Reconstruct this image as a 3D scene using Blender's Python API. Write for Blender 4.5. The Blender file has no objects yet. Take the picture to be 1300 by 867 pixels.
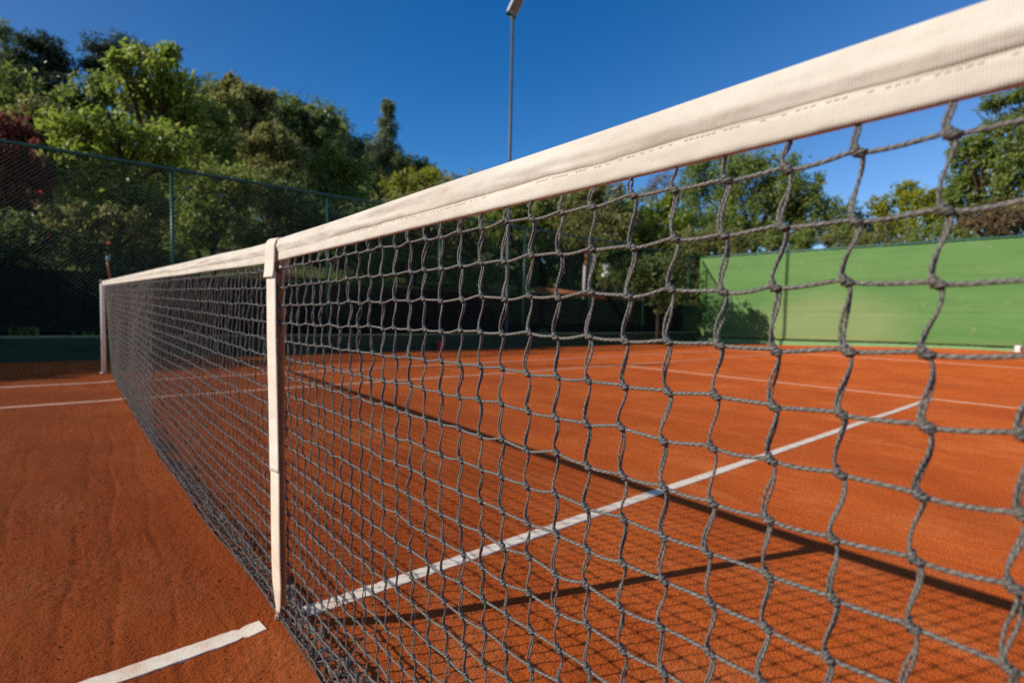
import bpy, bmesh, math, random
import numpy as np
from mathutils import Vector, Matrix, noise as mn

rng = np.random.default_rng(7)
random.seed(7)
C = bpy.context.scene.collection
R = math.radians

# ------------------------------------------------------------------ camera
CAM = np.array([-0.3673, -1.3560, 0.7699])
YAW, PIT, ROL, FPX = 0.7232, -0.0541, 0.0231, 676.14      # focal length in pixels of a 1300 px wide frame
PPX, PPY = 22.3, 3.5
FW = np.array([math.sin(YAW)*math.cos(PIT), math.cos(YAW)*math.cos(PIT), math.sin(PIT)])
_r = np.array([math.cos(YAW), -math.sin(YAW), 0.0]); _u = np.cross(_r, FW)
RT = _r*math.cos(ROL) + _u*math.sin(ROL)
UP = -_r*math.sin(ROL) + _u*math.cos(ROL)

def ray(px, py):
    return FW + RT*((px-650-PPX)/FPX) + UP*((433.5+PPY-py)/FPX)

def at(px, py, D):
    """survey helper: world point seen at photo pixel px,py, D metres away over the ground"""
    d = ray(px, py); return CAM + d*(D/math.hypot(d[0], d[1]))

cd = bpy.data.cameras.new("camera"); cam = bpy.data.objects.new("camera", cd); C.objects.link(cam)
M = Matrix(((RT[0], UP[0], -FW[0], CAM[0]), (RT[1], UP[1], -FW[1], CAM[1]), (RT[2], UP[2], -FW[2], CAM[2]), (0, 0, 0, 1)))
cam.matrix_world = M
cd.sensor_width = 36; cd.lens = FPX/1300*36
cd.shift_x = -PPX/1300; cd.shift_y = PPY/1300
cd.clip_start = 0.02; cd.clip_end = 6000
cd.dof.use_dof = True; cd.dof.focus_distance = 0.66; cd.dof.aperture_fstop = 5.3
bpy.context.scene.camera = cam

# ------------------------------------------------------------------ light
scn = bpy.context.scene
scn.cycles.use_denoising = False; scn.cycles.sample_clamp_indirect = 3.0; scn.cycles.sample_clamp_direct = 5.0
scn.view_settings.view_transform = 'Standard'; scn.view_settings.look = 'None'
scn.view_settings.gamma = 1; scn.view_settings.use_curve_mapping = False
scn.view_settings.exposure = -0.06
SUN_EL = R(28.0); SUN_XY = np.array([-0.9326, 0.361])
w = bpy.data.worlds.new("World"); scn.world = w; w.use_nodes = True
nt = w.node_tree; bg = nt.nodes['Background']
sky = nt.nodes.new('ShaderNodeTexSky'); sky.sky_type = 'NISHITA'; sky.sun_disc = False
sky.sun_elevation = SUN_EL; sky.sun_rotation = math.atan2(SUN_XY[0], SUN_XY[1])
sky.altitude = 1200; sky.air_density = 1.0; sky.dust_density = 0.0; sky.ozone_density = 3.0
hs = nt.nodes.new('ShaderNodeHueSaturation'); _sd = (SUN_XY[0]*math.cos(SUN_EL), SUN_XY[1]*math.cos(SUN_EL), math.sin(SUN_EL))
_tc = nt.nodes.new('ShaderNodeTexCoord'); _dp = nt.nodes.new('ShaderNodeVectorMath'); _dp.operation = 'DOT_PRODUCT'; _dp.inputs[1].default_value = _sd
_sq = nt.nodes.new('ShaderNodeMath'); _sq.operation = 'MULTIPLY'; _ma = nt.nodes.new('ShaderNodeMath'); _ma.operation = 'MULTIPLY_ADD'
nt.links.new(_tc.outputs['Generated'], _dp.inputs[0]); nt.links.new(_dp.outputs['Value'], _sq.inputs[0]); nt.links.new(_dp.outputs['Value'], _sq.inputs[1])
nt.links.new(_sq.outputs[0], _ma.inputs[0]); _ma.inputs[1].default_value = -.42; _ma.inputs[2].default_value = 1.355
_sx = nt.nodes.new('ShaderNodeSeparateXYZ'); nt.links.new(_tc.outputs['Generated'], _sx.inputs[0])
_mr = nt.nodes.new('ShaderNodeMapRange'); _mr.inputs[1].default_value = .52; _mr.inputs[2].default_value = .95; _mr.inputs[3].default_value = 0; _mr.inputs[4].default_value = .42
nt.links.new(_sx.outputs['Z'], _mr.inputs[0])
_sb = nt.nodes.new('ShaderNodeMath'); _sb.operation = 'SUBTRACT'; nt.links.new(_ma.outputs[0], _sb.inputs[0]); nt.links.new(_mr.outputs[0], _sb.inputs[1])
nt.links.new(_sb.outputs[0], hs.inputs['Saturation']); hs.inputs['Hue'].default_value = .506
_mv = nt.nodes.new('ShaderNodeMapRange'); _mv.inputs[1].default_value = .10; _mv.inputs[2].default_value = .60; _mv.inputs[3].default_value = 1.03; _mv.inputs[4].default_value = .72
nt.links.new(_dp.outputs['Value'], _mv.inputs[0]); nt.links.new(_mv.outputs[0], hs.inputs['Value'])
nt.links.new(sky.outputs[0], hs.inputs['Color']); nt.links.new(hs.outputs[0], bg.inputs['Color'])
bg.inputs['Strength'].default_value = 0.146
sl = bpy.data.lights.new("sun", 'SUN'); sl.energy = 5.0; sl.angle = R(0.5); sl.color = (1.0, 0.92, 0.79)
so = bpy.data.objects.new("sun", sl); C.objects.link(so)
sd = Vector((SUN_XY[0]*math.cos(SUN_EL), SUN_XY[1]*math.cos(SUN_EL), math.sin(SUN_EL)))
so.rotation_euler = sd.to_track_quat('Z', 'Y').to_euler(); so.location = (-20, 10, 30)

# ------------------------------------------------------------------ materials
def ramp(nt, fac, stops):
    n = nt.nodes.new('ShaderNodeValToRGB'); e = n.color_ramp.elements
    while len(e) < len(stops): e.new(0.5)
    for el, (p, c) in zip(e, stops): el.position = p; el.color = (*c, 1)
    nt.links.new(fac, n.inputs[0]); return n.outputs[0]
def tex(nt, scale, detail=3, rough=0.55, stretch=None, rot=None, coord='Object'):
    tc = nt.nodes.new('ShaderNodeTexCoord'); src = tc.outputs[coord]
    if stretch or rot:
        mp = nt.nodes.new('ShaderNodeMapping'); nt.links.new(src, mp.inputs[0]); src = mp.outputs[0]
        if stretch: mp.inputs['Scale'].default_value = stretch
        if rot: mp.inputs['Rotation'].default_value = rot
    n = nt.nodes.new('ShaderNodeTexNoise'); n.inputs['Scale'].default_value = scale
    n.inputs['Detail'].default_value = detail; n.inputs['Roughness'].default_value = rough
    nt.links.new(src, n.inputs['Vector']); return n.outputs['Fac']
def mix(nt, fac, a, b, kind='MIX'):
    n = nt.nodes.new('ShaderNodeMixRGB'); n.blend_type = kind
    for s, v in zip(n.inputs, (fac, a, b)):
        if isinstance(v, (int, float)): s.default_value = v
        elif isinstance(v, tuple): s.default_value = (*v, 1)
        else: nt.links.new(v, s)
    return n.outputs[0]
def bump(nt, hts, prev=None):
    for h, dist in hts:
        b = nt.nodes.new('ShaderNodeBump'); b.inputs['Distance'].default_value = dist
        b.inputs['Strength'].default_value = 1
        nt.links.new(h, b.inputs['Height'])
        if prev: nt.links.new(prev, b.inputs['Normal'])
        prev = b.outputs[0]
    return prev
def newmat(name, rough=0.8, spec=0.3, metal=0.0):
    m = bpy.data.materials.new(name); m.use_nodes = True
    p = m.node_tree.nodes['Principled BSDF']
    p.inputs['Roughness'].default_value = rough; p.inputs['Specular IOR Level'].default_value = spec
    p.inputs['Metallic'].default_value = metal
    return m, m.node_tree, p
def mottled(name, c1, c2, scale, rough=0.8, spec=0.3, metal=0.0, bumps=(), detail=4, stretch=None, lo=.3, hi=.7):
    m, nt, p = newmat(name, rough, spec, metal)
    nt.links.new(ramp(nt, tex(nt, scale, detail, stretch=stretch), [(lo, c1), (hi, c2)]), p.inputs['Base Color'])
    if bumps:
        nt.links.new(bump(nt, [(tex(nt, s, 3), d) for s, d in bumps]), p.inputs['Normal'])
    return m
def leafmat(name, dark, mid, light, trans=0.35, rough=0.42):
    m, nt, p = newmat(name, rough, 0.6)
    a = nt.nodes.new('ShaderNodeAttribute'); a.attribute_name = 'tint'
    col = ramp(nt, a.outputs['Fac'], [(0.0, dark), (0.5, mid), (1.0, light)])
    nt.links.new(col, p.inputs['Base Color'])
    tr = nt.nodes.new('ShaderNodeBsdfTranslucent'); mx = nt.nodes.new('ShaderNodeMixShader')
    g = nt.nodes.new('ShaderNodeGamma'); g.inputs[1].default_value = 0.85; nt.links.new(col, g.inputs[0])
    nt.links.new(g.outputs[0], tr.inputs[0])
    mx.inputs[0].default_value = trans
    nt.links.new(p.outputs[0], mx.inputs[1]); nt.links.new(tr.outputs[0], mx.inputs[2])
    out = [n for n in nt.nodes if n.type == 'OUTPUT_MATERIAL'][0]
    nt.links.new(mx.outputs[0], out.inputs[0])
    return m

def clay_material():
    m, nt, p = newmat('clay', 0.95, 0.12)
    p.inputs['Diffuse Roughness'].default_value = 1.0
    big = tex(nt, 1.3, 5, .6)
    base = ramp(nt, big, [(.30, (.47, .096, .016)), (.52, (.575, .122, .021)), (.72, (.64, .148, .028))])
    streak = tex(nt, 9, 3, .6, stretch=(5.0, .32, 1), rot=(0, 0, R(4)))
    base = mix(nt, ramp(nt, streak, [(.42, (0, 0, 0)), (.70, (.5, .5, .5))]), base, (.36, .060, .011))
    scuff = tex(nt, 2.6, 5, .7, stretch=(1.6, .7, 1), rot=(0, 0, R(20)))
    base = mix(nt, ramp(nt, scuff, [(.50, (0, 0, 0)), (.68, (.55, .55, .55))]), base, (.68, .21, .065))
    base = mix(nt, ramp(nt, tex(nt, .8, 4, .6, stretch=(1, .6, 1)), [(.36, (.55, .55, .55)), (.54, (0, 0, 0))]), base, (.40, .072, .014))
    grain = tex(nt, 420, 4, .7)
    base = mix(nt, ramp(nt, grain, [(.28, (.65, .65, .65)), (.47, (0, 0, 0))]), base, (.24, .036, .008))
    base = mix(nt, ramp(nt, grain, [(.60, (0, 0, 0)), (.78, (.5, .5, .5))]), base, (.76, .22, .06))
    nt.links.new(base, p.inputs['Base Color'])
    n = bump(nt, [(tex(nt, 3.0, 4), .020), (tex(nt, 9, 3, .6, stretch=(4.0, .5, 1), rot=(0, 0, R(4))), .0022),
                  (tex(nt, 48, 3, .5), .0045), (tex(nt, 140, 2, .5), .0105), (grain, .0036)])
    nt.links.new(n, p.inputs['Normal'])
    return m
CLAY = clay_material()

def line_material(name='line_paint', extra=0.0):
    m, nt, p = newmat(name, .7, .3)
    dust = tex(nt, 9, 6, .75); fine = tex(nt, 260, 3, .7)
    c = mix(nt, ramp(nt, dust, [(.46, (0, 0, 0)), (.74, (.75, .75, .75))]), (.90, .80, .66), (.66, .30, .13))
    c = mix(nt, ramp(nt, fine, [(.60, (0, 0, 0)), (.72, (.7, .7, .7))]), c, (.55, .24, .12))
    if extra: c = mix(nt, extra, c, (.60, .17, .05))
    nt.links.new(c, p.inputs['Base Color'])
    nt.links.new(bump(nt, [(fine, .0010)]), p.inputs['Normal'])
    return m
LINE = line_material(); LINE_DUSTY = line_material('dusty_line_paint', .50)

def rope_material():
    m, nt, p = newmat('net_twine', .50, .45)
    f = tex(nt, 800, 3, .8); g = tex(nt, 45, 3, .6)
    at_ = nt.nodes.new('ShaderNodeAttribute'); at_.attribute_name = 'twist'
    mm = nt.nodes.new('ShaderNodeMath'); mm.operation = 'MULTIPLY_ADD'; mm.inputs[1].default_value = .22; nt.links.new(at_.outputs['Fac'], mm.inputs[0])
    m2 = nt.nodes.new('ShaderNodeMath'); m2.operation = 'MULTIPLY'; m2.inputs[1].default_value = .94; nt.links.new(f, m2.inputs[0]); nt.links.new(m2.outputs[0], mm.inputs[2])
    c = ramp(nt, mm.outputs[0], [(.34, (.010, .009, .009)), (.56, (.066, .063, .057)), (.78, (.28, .268, .24))])
    c = mix(nt, ramp(nt, g, [(.45, (0, 0, 0)), (.75, (.45, .45, .45))]), c, (.17, .135, .11))
    nt.links.new(c, p.inputs['Base Color'])
    nt.links.new(bump(nt, [(tex(nt, 1100, 2, .7), .0006)]), p.inputs['Normal'])
    return m
TWINE = rope_material()

def canvas_material(name='band_canvas', c1=(.60, .535, .455), c2=(.70, .645, .565)):
    m, nt, p = newmat(name, .8, .2)
    stain = tex(nt, 14, 5, .65, stretch=(1, .5, 1))
    c = ramp(nt, stain, [(.36, c1), (.60, c2)])
    c = mix(nt, ramp(nt, tex(nt, 5, 6, .75, stretch=(1, .35, 2.2)), [(.52, (0, 0, 0)), (.78, (.45, .45, .45))]), c, (.54, .43, .34))
    spots = tex(nt, 120, 3, .7)
    c = mix(nt, ramp(nt, spots, [(.66, (0, 0, 0)), (.80, (.5, .5, .5))]), c, (.50, .36, .25))
    nt.links.new(c, p.inputs['Base Color'])
    tc = nt.nodes.new('ShaderNodeTexCoord')
    wv = nt.nodes.new('ShaderNodeTexWave'); wv.bands_direction = 'Y'; wv.inputs['Scale'].default_value = 180
    wv.inputs['Distortion'].default_value = .15; wv.inputs['Detail'].default_value = 1
    nt.links.new(tc.outputs['Object'], wv.inputs[0])
    p.inputs['Sheen Weight'].default_value = .15
    nt.links.new(bump(nt, [(tex(nt, 22, 3, .5), .0028), (tex(nt, 160, 3, .6), .0004), (wv.outputs['Fac'], .00016)]), p.inputs['Normal'])
    return m
CANVAS = canvas_material()
STRAP = canvas_material('strap_webbing', (.74, .64, .54), (.84, .76, .66))
STRAPLOW = canvas_material('strap_webbing_aged', (.76, .60, .46), (.86, .72, .58))
STRAPBACK = canvas_material('strap_webbing_shaded', (.44, .20, .075), (.56, .28, .12))  # shade and orange clay bounce on the rear webbing put into its colour
GREEN_METAL = mottled('green_painted_steel', (.010, .070, .050), (.018, .110, .075), 14, .4, .5)
WIRE = mottled('green_coated_wire', (.008, .040, .024), (.014, .056, .034), 20, .5, .4)
GREY_METAL = mottled('galvanised_steel', (.055, .062, .07), (.10, .11, .12), 10, .5, .4)
STEEL = mottled('rusty_steel', (.22, .13, .09), (.42, .38, .34), 60, .5, .5, .5)
CREAM = mottled('cream_post_paint', (.78, .78, .66), (.86, .86, .74), 9, .5, .4)
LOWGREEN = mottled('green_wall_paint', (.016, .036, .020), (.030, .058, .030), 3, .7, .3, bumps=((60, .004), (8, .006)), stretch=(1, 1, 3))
CAPGREEN = mottled('pale_green_wall_cap', (.14, .21, .10), (.21, .29, .14), 6, .8, .2, bumps=((50, .004),))
KERBGREEN = mottled('pale_green_kerb_paint', (.17, .32, .13), (.24, .40, .18), 6, .8, .2, bumps=((50, .004),))
BARK = mottled('bark', (.035, .024, .016), (.10, .072, .05), 9, .95, .1, bumps=((25, .03),), stretch=(1, 1, .25))
BARKW = mottled('lime_washed_bark', (.52, .50, .46), (.72, .70, .66), 9, .9, .1, bumps=((25, .02),))
BARKR = mottled('red_brown_bark', (.16, .06, .035), (.28, .12, .07), 9, .9, .1, bumps=((25, .02),))
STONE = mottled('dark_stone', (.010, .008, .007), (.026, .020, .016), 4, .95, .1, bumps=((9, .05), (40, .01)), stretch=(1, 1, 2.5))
TIMBER = mottled('orange_timber', (.26, .085, .03), (.40, .15, .06), 8, .8, .2, bumps=((40, .004),), stretch=(.3, 3, 3))
REDP = mottled('red_plastic', (.52, .06, .07), (.62, .11, .11), 12, .45, .4)
WHITEP = mottled('white_plastic', (.70, .69, .68), (.80, .79, .78), 12, .45, .4)
PLASTER = mottled('pale_stone', (.50, .52, .58), (.72, .72, .74), 9, .8, .2)
BLUEP = mottled('grey_blue_plastic', (.16, .28, .36), (.22, .36, .44), 20, .5, .4)
COPPER = mottled('copper_pipe_metal', (.26, .10, .05), (.40, .17, .08), 20, .45, .5, .5)
LAMPBROWN = mottled('brown_lamp_lens', (.24, .13, .065), (.34, .19, .10), 16, .4, .5)
LAMPWHITE = mottled('pale_lamp_housing', (.60, .62, .60), (.75, .76, .74), 16, .5, .4)
LAMPTRIM = mottled('blue_grey_lamp_trim', (.05, .085, .11), (.09, .13, .16), 16, .5, .4)
REDFL = mottled('red_petal', (.55, .01, .02), (.65, .03, .03), 30, .6, .2)

def soil_material():
    m, nt, p = newmat('soil_and_grass', .95, .1)
    f = tex(nt, .45, 4, .6); g = tex(nt, 14, 4, .7)
    grass = ramp(nt, g, [(.3, (.055, .085, .014)), (.7, (.15, .21, .035))])
    soil = ramp(nt, g, [(.3, (.035, .022, .014)), (.7, (.085, .055, .034))])
    nt.links.new(mix(nt, ramp(nt, f, [(.42, (0, 0, 0)), (.58, (1, 1, 1))]), soil, grass), p.inputs['Base Color'])
    nt.links.new(bump(nt, [(g, .06)]), p.inputs['Normal'])
    return m
SOIL = soil_material()
GRASSM = leafmat('grass_blades', (.06, .09, .012), (.13, .19, .025), (.24, .30, .05), .3)

def screen_material():
    m, nt, p = newmat('green_screen_paint', .75, .25)
    c = ramp(nt, tex(nt, .9, 5, .6, stretch=(1, .6, 2.0)), [(.30, (.098, .215, .060)), (.70, (.138, .265, .080))])
    # worn, dust-bleached area in the middle of the wall
    tc = nt.nodes.new('ShaderNodeTexCoord'); mp = nt.nodes.new('ShaderNodeMapping'); mp.vector_type = 'POINT'
    mp.inputs['Location'].default_value = (-16, -4.4, -0.75)
    nt.links.new(tc.outputs['Object'], mp.inputs[0])
    mp2 = nt.nodes.new('ShaderNodeMapping'); mp2.inputs['Scale'].default_value = (.1, .42, .95)
    nt.links.new(mp.outputs[0], mp2.inputs[0])
    gr = nt.nodes.new('ShaderNodeTexGradient'); gr.gradient_type = 'SPHERICAL'; nt.links.new(mp2.outputs[0], gr.inputs[0])
    wob = mix(nt, .35, gr.outputs['Fac'], tex(nt, 1.6, 4, .6), 'MULTIPLY')
    c = mix(nt, ramp(nt, wob, [(.02, (0, 0, 0)), (.42, (.62, .62, .62))]), c, (.28, .32, .14))
    st = tex(nt, 2.2, 4, .65, stretch=(1, .35, 7))
    c = mix(nt, ramp(nt, st, [(.55, (0, 0, 0)), (.8, (.35, .35, .35))]), c, (.25, .37, .17))
    sm = tex(nt, 5.5, 2, .5)
    c = mix(nt, ramp(nt, sm, [(.66, (0, 0, 0)), (.74, (.4, .4, .4))]), c, (.30, .33, .17))
    sp = nt.nodes.new('ShaderNodeSeparateXYZ'); nt.links.new(tc.outputs['Object'], sp.inputs[0])
    hz_ = nt.nodes.new('ShaderNodeMapRange'); hz_.inputs[1].default_value = .55; hz_.inputs[2].default_value = .12; nt.links.new(sp.outputs['Z'], hz_.inputs[0])
    dirt = mix(nt, 1.0, hz_.outputs[0], tex(nt, 4, 5, .7, stretch=(1, 1, .4)), 'MULTIPLY')
    c = mix(nt, ramp(nt, dirt, [(.12, (0, 0, 0)), (.6, (.6, .6, .6))]), c, (.36, .22, .09))
    nt.links.new(c, p.inputs['Base Color'])
    nt.links.new(bump(nt, [(tex(nt, 1.5, 3, stretch=(1, .3, 3)), .02)]), p.inputs['Normal'])
    return m
SCREEN = screen_material()

# ------------------------------------------------------------------ object helpers
class MB:
    def __init__(s): s.v = []; s.f = []; s.t = []; s.n = 0
    def add(s, v, f, tint=None):
        v = np.asarray(v, float); s.v.append(v)
        for face in f: s.f.append([i + s.n for i in face])
        if tint is not None: s.t += [tint]*len(f)
        s.n += len(v)
    def box(s, lo, hi, rot=0, piv=None, bev=0.0):
        lo = np.array(lo, float); hi = np.array(hi, float)
        if bev <= 0:
            v = np.array([[x, y, z] for z in (lo[2], hi[2]) for y in (lo[1], hi[1]) for x in (lo[0], hi[0])])
            f = [(0, 2, 3, 1), (4, 5, 7, 6), (0, 1, 5, 4), (2, 6, 7, 3), (0, 4, 6, 2), (1, 3, 7, 5)]
        else:
            bm = bmesh.new(); bmesh.ops.create_cube(bm, size=1)
            for q in bm.verts: q.co = Vector((lo+hi)/2 + np.array(q.co)*(hi-lo))
            bmesh.ops.bevel(bm, geom=bm.edges[:], offset=bev, segments=2, affect='EDGES')
            bm.verts.index_update()
            v = np.array([q.co[:] for q in bm.verts]); f = [[q.index for q in fc.verts] for fc in bm.faces]; bm.free()
        if rot:
            c = np.array(piv if piv is not None else (lo+hi)/2); a = np.array([[math.cos(rot), -math.sin(rot), 0], [math.sin(rot), math.cos(rot), 0], [0, 0, 1]])
            v = (v-c) @ a.T + c
        s.add(v, f); return s
    def tube(s, pts, rad, sides=8, caps=True, tint=None):
        pts = np.asarray(pts, float); n = len(pts)
        rad = np.broadcast_to(np.asarray(rad, float), (n,))
        t = np.gradient(pts, axis=0); t /= np.linalg.norm(t, axis=1)[:, None] + 1e-12
        ref = np.array([0, 0, 1.0]) if abs(t[0][2]) < .9 else np.array([1.0, 0, 0])
        V = []
        for i in range(n):
            b = np.cross(t[i], ref); b /= np.linalg.norm(b) + 1e-12; ref = np.cross(b, t[i])
            a = np.arange(sides)*2*math.pi/sides
            V.append(pts[i] + rad[i]*(np.cos(a)[:, None]*b + np.sin(a)[:, None]*ref))
        f = [(i*sides+k, i*sides+(k+1) % sides, (i+1)*sides+(k+1) % sides, (i+1)*sides+k) for i in range(n-1) for k in range(sides)]
        if caps: f += [tuple(range(sides))[::-1], tuple((n-1)*sides + k for k in range(sides))]
        s.add(np.vstack(V), f, tint); return s
    def lathe(s, prof, c, sides=20):
        c = np.array(c, float); a = np.arange(sides)*2*math.pi/sides; n = len(prof)
        V = np.vstack([c + np.c_[r*np.cos(a), r*np.sin(a), np.full(sides, z)] for r, z in prof])
        f = [(i*sides+k, i*sides+(k+1) % sides, (i+1)*sides+(k+1) % sides, (i+1)*sides+k) for i in range(n-1) for k in range(sides)]
        f += [tuple(range(sides))[::-1], tuple((n-1)*sides + k for k in range(sides))]
        s.add(V, f); return s
    def build(s, name, mat, parent=None, smooth=True):
        me = bpy.data.meshes.new(name); me.from_pydata(np.vstack(s.v).tolist(), [], s.f)
        me.materials.append(mat)
        me.polygons.foreach_set('use_smooth', [smooth]*len(me.polygons))
        if s.t:
            at_ = me.attributes.new('tint', 'FLOAT', 'FACE'); at_.data.foreach_set('value', s.t)
        return link(name, me, parent)
def link(name, me, parent=None):
    o = bpy.data.objects.new(name, me); C.objects.link(o)
    if parent is not None:
        o.parent = parent
        o.matrix_parent_inverse = Matrix.Translation(-Vector(parent.location)) if not any(parent.rotation_euler) else parent.matrix_basis.inverted()
    return o
def quadmesh(name, V, F, mat, parent=None, smooth=True, tint=None):
    """fast numpy mesh of quads"""
    me = bpy.data.meshes.new(name); V = np.ascontiguousarray(V, np.float32); F = np.ascontiguousarray(F, np.int32)
    k = F.shape[1]
    me.vertices.add(len(V)); me.vertices.foreach_set('co', V.ravel())
    me.loops.add(F.size); me.loops.foreach_set('vertex_index', F.ravel())
    me.polygons.add(len(F)); me.polygons.foreach_set('loop_start', np.arange(0, F.size, k, dtype=np.int32))
    me.polygons.foreach_set('loop_total', np.full(len(F), k, np.int32))
    me.update(calc_edges=True); me.validate()
    me.polygons.foreach_set('use_smooth', np.full(len(F), smooth))
    me.materials.append(mat)
    if tint is not None:
        a = me.attributes.new('tint', 'FLOAT', 'FACE'); a.data.foreach_set('value', np.ascontiguousarray(tint, np.float32))
    return link(name, me, parent)
def empty(name, loc): 
    o = bpy.data.objects.new(name, None); C.objects.link(o); o.location = loc; o.empty_display_size = .1; return o
def tag(o, label=None, cat=None, group=None, kind=None):
    for k, v in (('label', label), ('category', cat), ('group', group), ('kind', kind)):
        if v: o[k] = v
    return o

# ------------------------------------------------------------------ terrain and court
def sstep(a, b, x): t = np.clip((x-a)/(b-a), 0, 1); return t*t*(3-2*t)
def court_z(x, y):
    return 0.20*sstep(11.5, 16.2, x)*sstep(8.2, 1.0, y)
def terr(x, y):
    x = np.asarray(x, float); y = np.asarray(y, float)
    up = sstep(9.02, 9.12, y)
    bank = 1.25 + .10*np.minimum(y-9, 12)*sstep(9, 12, y) + .13*np.clip(y-19, 0, 45) + .14*np.clip(y-12, 0, 60)*sstep(6, -25, x-0.35*y)
    z = -0.06 + up*(bank+.06)
    far = np.hypot(x, y)
    return z*sstep(220, 90, far) - .06*(1-sstep(220, 90, far))
xs = np.r_[-1500, -800, -400, -200, np.arange(-120, -20, 10), np.arange(-20, 30, .8), np.arange(30, 120, 10), 200, 400, 800, 1500]
ys = np.r_[-1500, -800, -400, -200, np.arange(-120, -20, 10), np.arange(-20, 8.6, 2), 8.6, 9.0, 9.04, 9.08, 9.13, np.arange(9.6, 40, .8), np.arange(42, 120, 8), 200, 400, 800, 1500]
X, Y = np.meshgrid(xs, ys); V = np.c_[X.ravel(), Y.ravel(), terr(X, Y).ravel()]
nx, ny = len(xs), len(ys)
def gridfaces(nx, ny):
    i, j = np.meshgrid(np.arange(nx-1), np.arange(ny-1)); a = (j*nx+i).ravel()
    return np.c_[a, a+1, a+nx+1, a+nx]
tag(quadmesh('ground', V, gridfaces(nx, ny), SOIL), 'dark soil and grass terrace rising behind the fence', None, None, 'structure')

xs = np.r_[np.arange(-14, -2, 1.0), np.arange(-2, -1.3, .05), np.arange(-1.3, .95, .0075), np.arange(.95, 3, .05), np.arange(3, 18.2, .4)]
ys = np.r_[np.arange(-14, -2, 1.0), np.arange(-2, -1.05, .05), np.arange(-1.05, 1.75, .0075), np.arange(1.75, 4, .05), np.arange(4, 8.61, .2)]
X, Y = np.meshgrid(xs, ys)
Z = court_z(X, Y)
def nz2(sx, sy, o): return np.array([mn.noise((a*sx+o, b*sy, o)) for a, b in zip(X.ravel(), Y.ravel())]).reshape(X.shape)
near = np.exp(-(X**2)/8 - (Y-.5)**2/18)
Z = Z + near*(.004*nz2(1.7, 1.1, 3) + .0018*nz2(9, 3, 7))
patch = sstep(-.30, .30, nz2(3.6, 2.4, 21))*sstep(.05, -.15, X) + .35*sstep(-.1, .1, X)
fade = sstep(-1.3, -1.2, X)*sstep(.95, .8, X)*sstep(-1.05, -.95, Y)*sstep(1.75, 1.3, Y)
g1 = nz2(46, 34, 5); g2 = nz2(95, 80, 11)
Z = Z + fade*(.35+.65*patch)*(.0046*np.maximum(0, g1)**1.2 - .0042*np.maximum(0, -g1-.12) + .0044*g2)
# drag marks left by the court brush and a shoe
for x0, sl_, wd in ((-.365, .06, .010), (-.533, .025, .009), (-.150, .04, .008), (-.262, .05, .007), (-.70, .05, .012)):
    cx_ = x0 + sl_*(Y-.5) + .012*np.sin(Y*7+x0*9)
    Z = Z - .0042*np.exp(-((X-cx_)/wd)**2)*sstep(-.3, .1, Y)*sstep(3.6, 2.0, Y)*(.5+.5*nz2(3, 9, x0*40))
# small ridge of swept clay along the foot of the net
Z += .006*np.exp(-((X-.03)/.07)**2)*(np.abs(Y) < 6.2)
tag(quadmesh('court', np.c_[X.ravel(), Y.ravel(), Z.ravel()], gridfaces(len(xs), len(ys)), CLAY), 'orange clay tennis court', None, None, 'structure')

def painted_line(a, b, width=.05, ragged=.0026, z=.0032, mat=LINE):
    a = np.array(a, float); b = np.array(b, float); L = np.linalg.norm(b-a); t = (b-a)/L; nn = np.array([-t[1], t[0]])
    n = int(min(1600, L/.012)); V = []
    for i in range(n+1):
        s = L*i/n; p = a + t*s
        e = 1.0 - (.30*math.exp(-((L-.048-s)/.0035)**2) + .16*max(0, mn.noise((s*23, 4.4, 2)))**2 if mat is LINE else 0)
        j1 = ragged*(mn.noise((s*38, a[0], 1)) + .6*mn.noise((s*120, a[1], 9))); j2 = ragged*(mn.noise((s*38, a[1], 5)) + .6*mn.noise((s*120, a[0], 4)))
        wob = .004*mn.noise((s*1.1, 2.2, a[0]))
        for q, h in ((-width/2*e+j1+wob, -.006), (-width/2*e+j1+wob, 0), (width/2*e+j2+wob, 0), (width/2*e+j2+wob, -.006)):
            c = p + nn*q + (t*.0025*math.sin(q*210) if i in (0, n) else 0); V.append((c[0], c[1], z + h + court_z(c[0], c[1]) + .006*math.exp(-((c[0]-.03)/.07)**2)))
    F = np.array([(i*4+k, i*4+k+1, i*4+k+5, i*4+k+4) for i in range(n) for k in range(3)])[:, ::-1]
    return quadmesh('line_marking', np.array(V), F, mat, smooth=False)
for a, b, l, wd in [((-6.4, 0), (-.012, 0), 'white centre line left of the net', .05), ((.085, 0), (6.40, 0), 'white centre line right of the net', .05),
              ((-11, 4.115), (12.55, 4.115), 'nearer white sideline', .05), ((-11, 5.45), (12.55, 5.45), 'farther white sideline', .05),
              ((6.42, -4.1), (6.42, 4.09), 'white service line', .05), ((12.62, -5.5), (12.62, 5.47), 'white baseline before the green wall', .06)]:
    tag(painted_line(a, b, wd, mat=LINE if 'centre' in l else LINE_DUSTY), l, None, None, 'structure')

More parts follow.
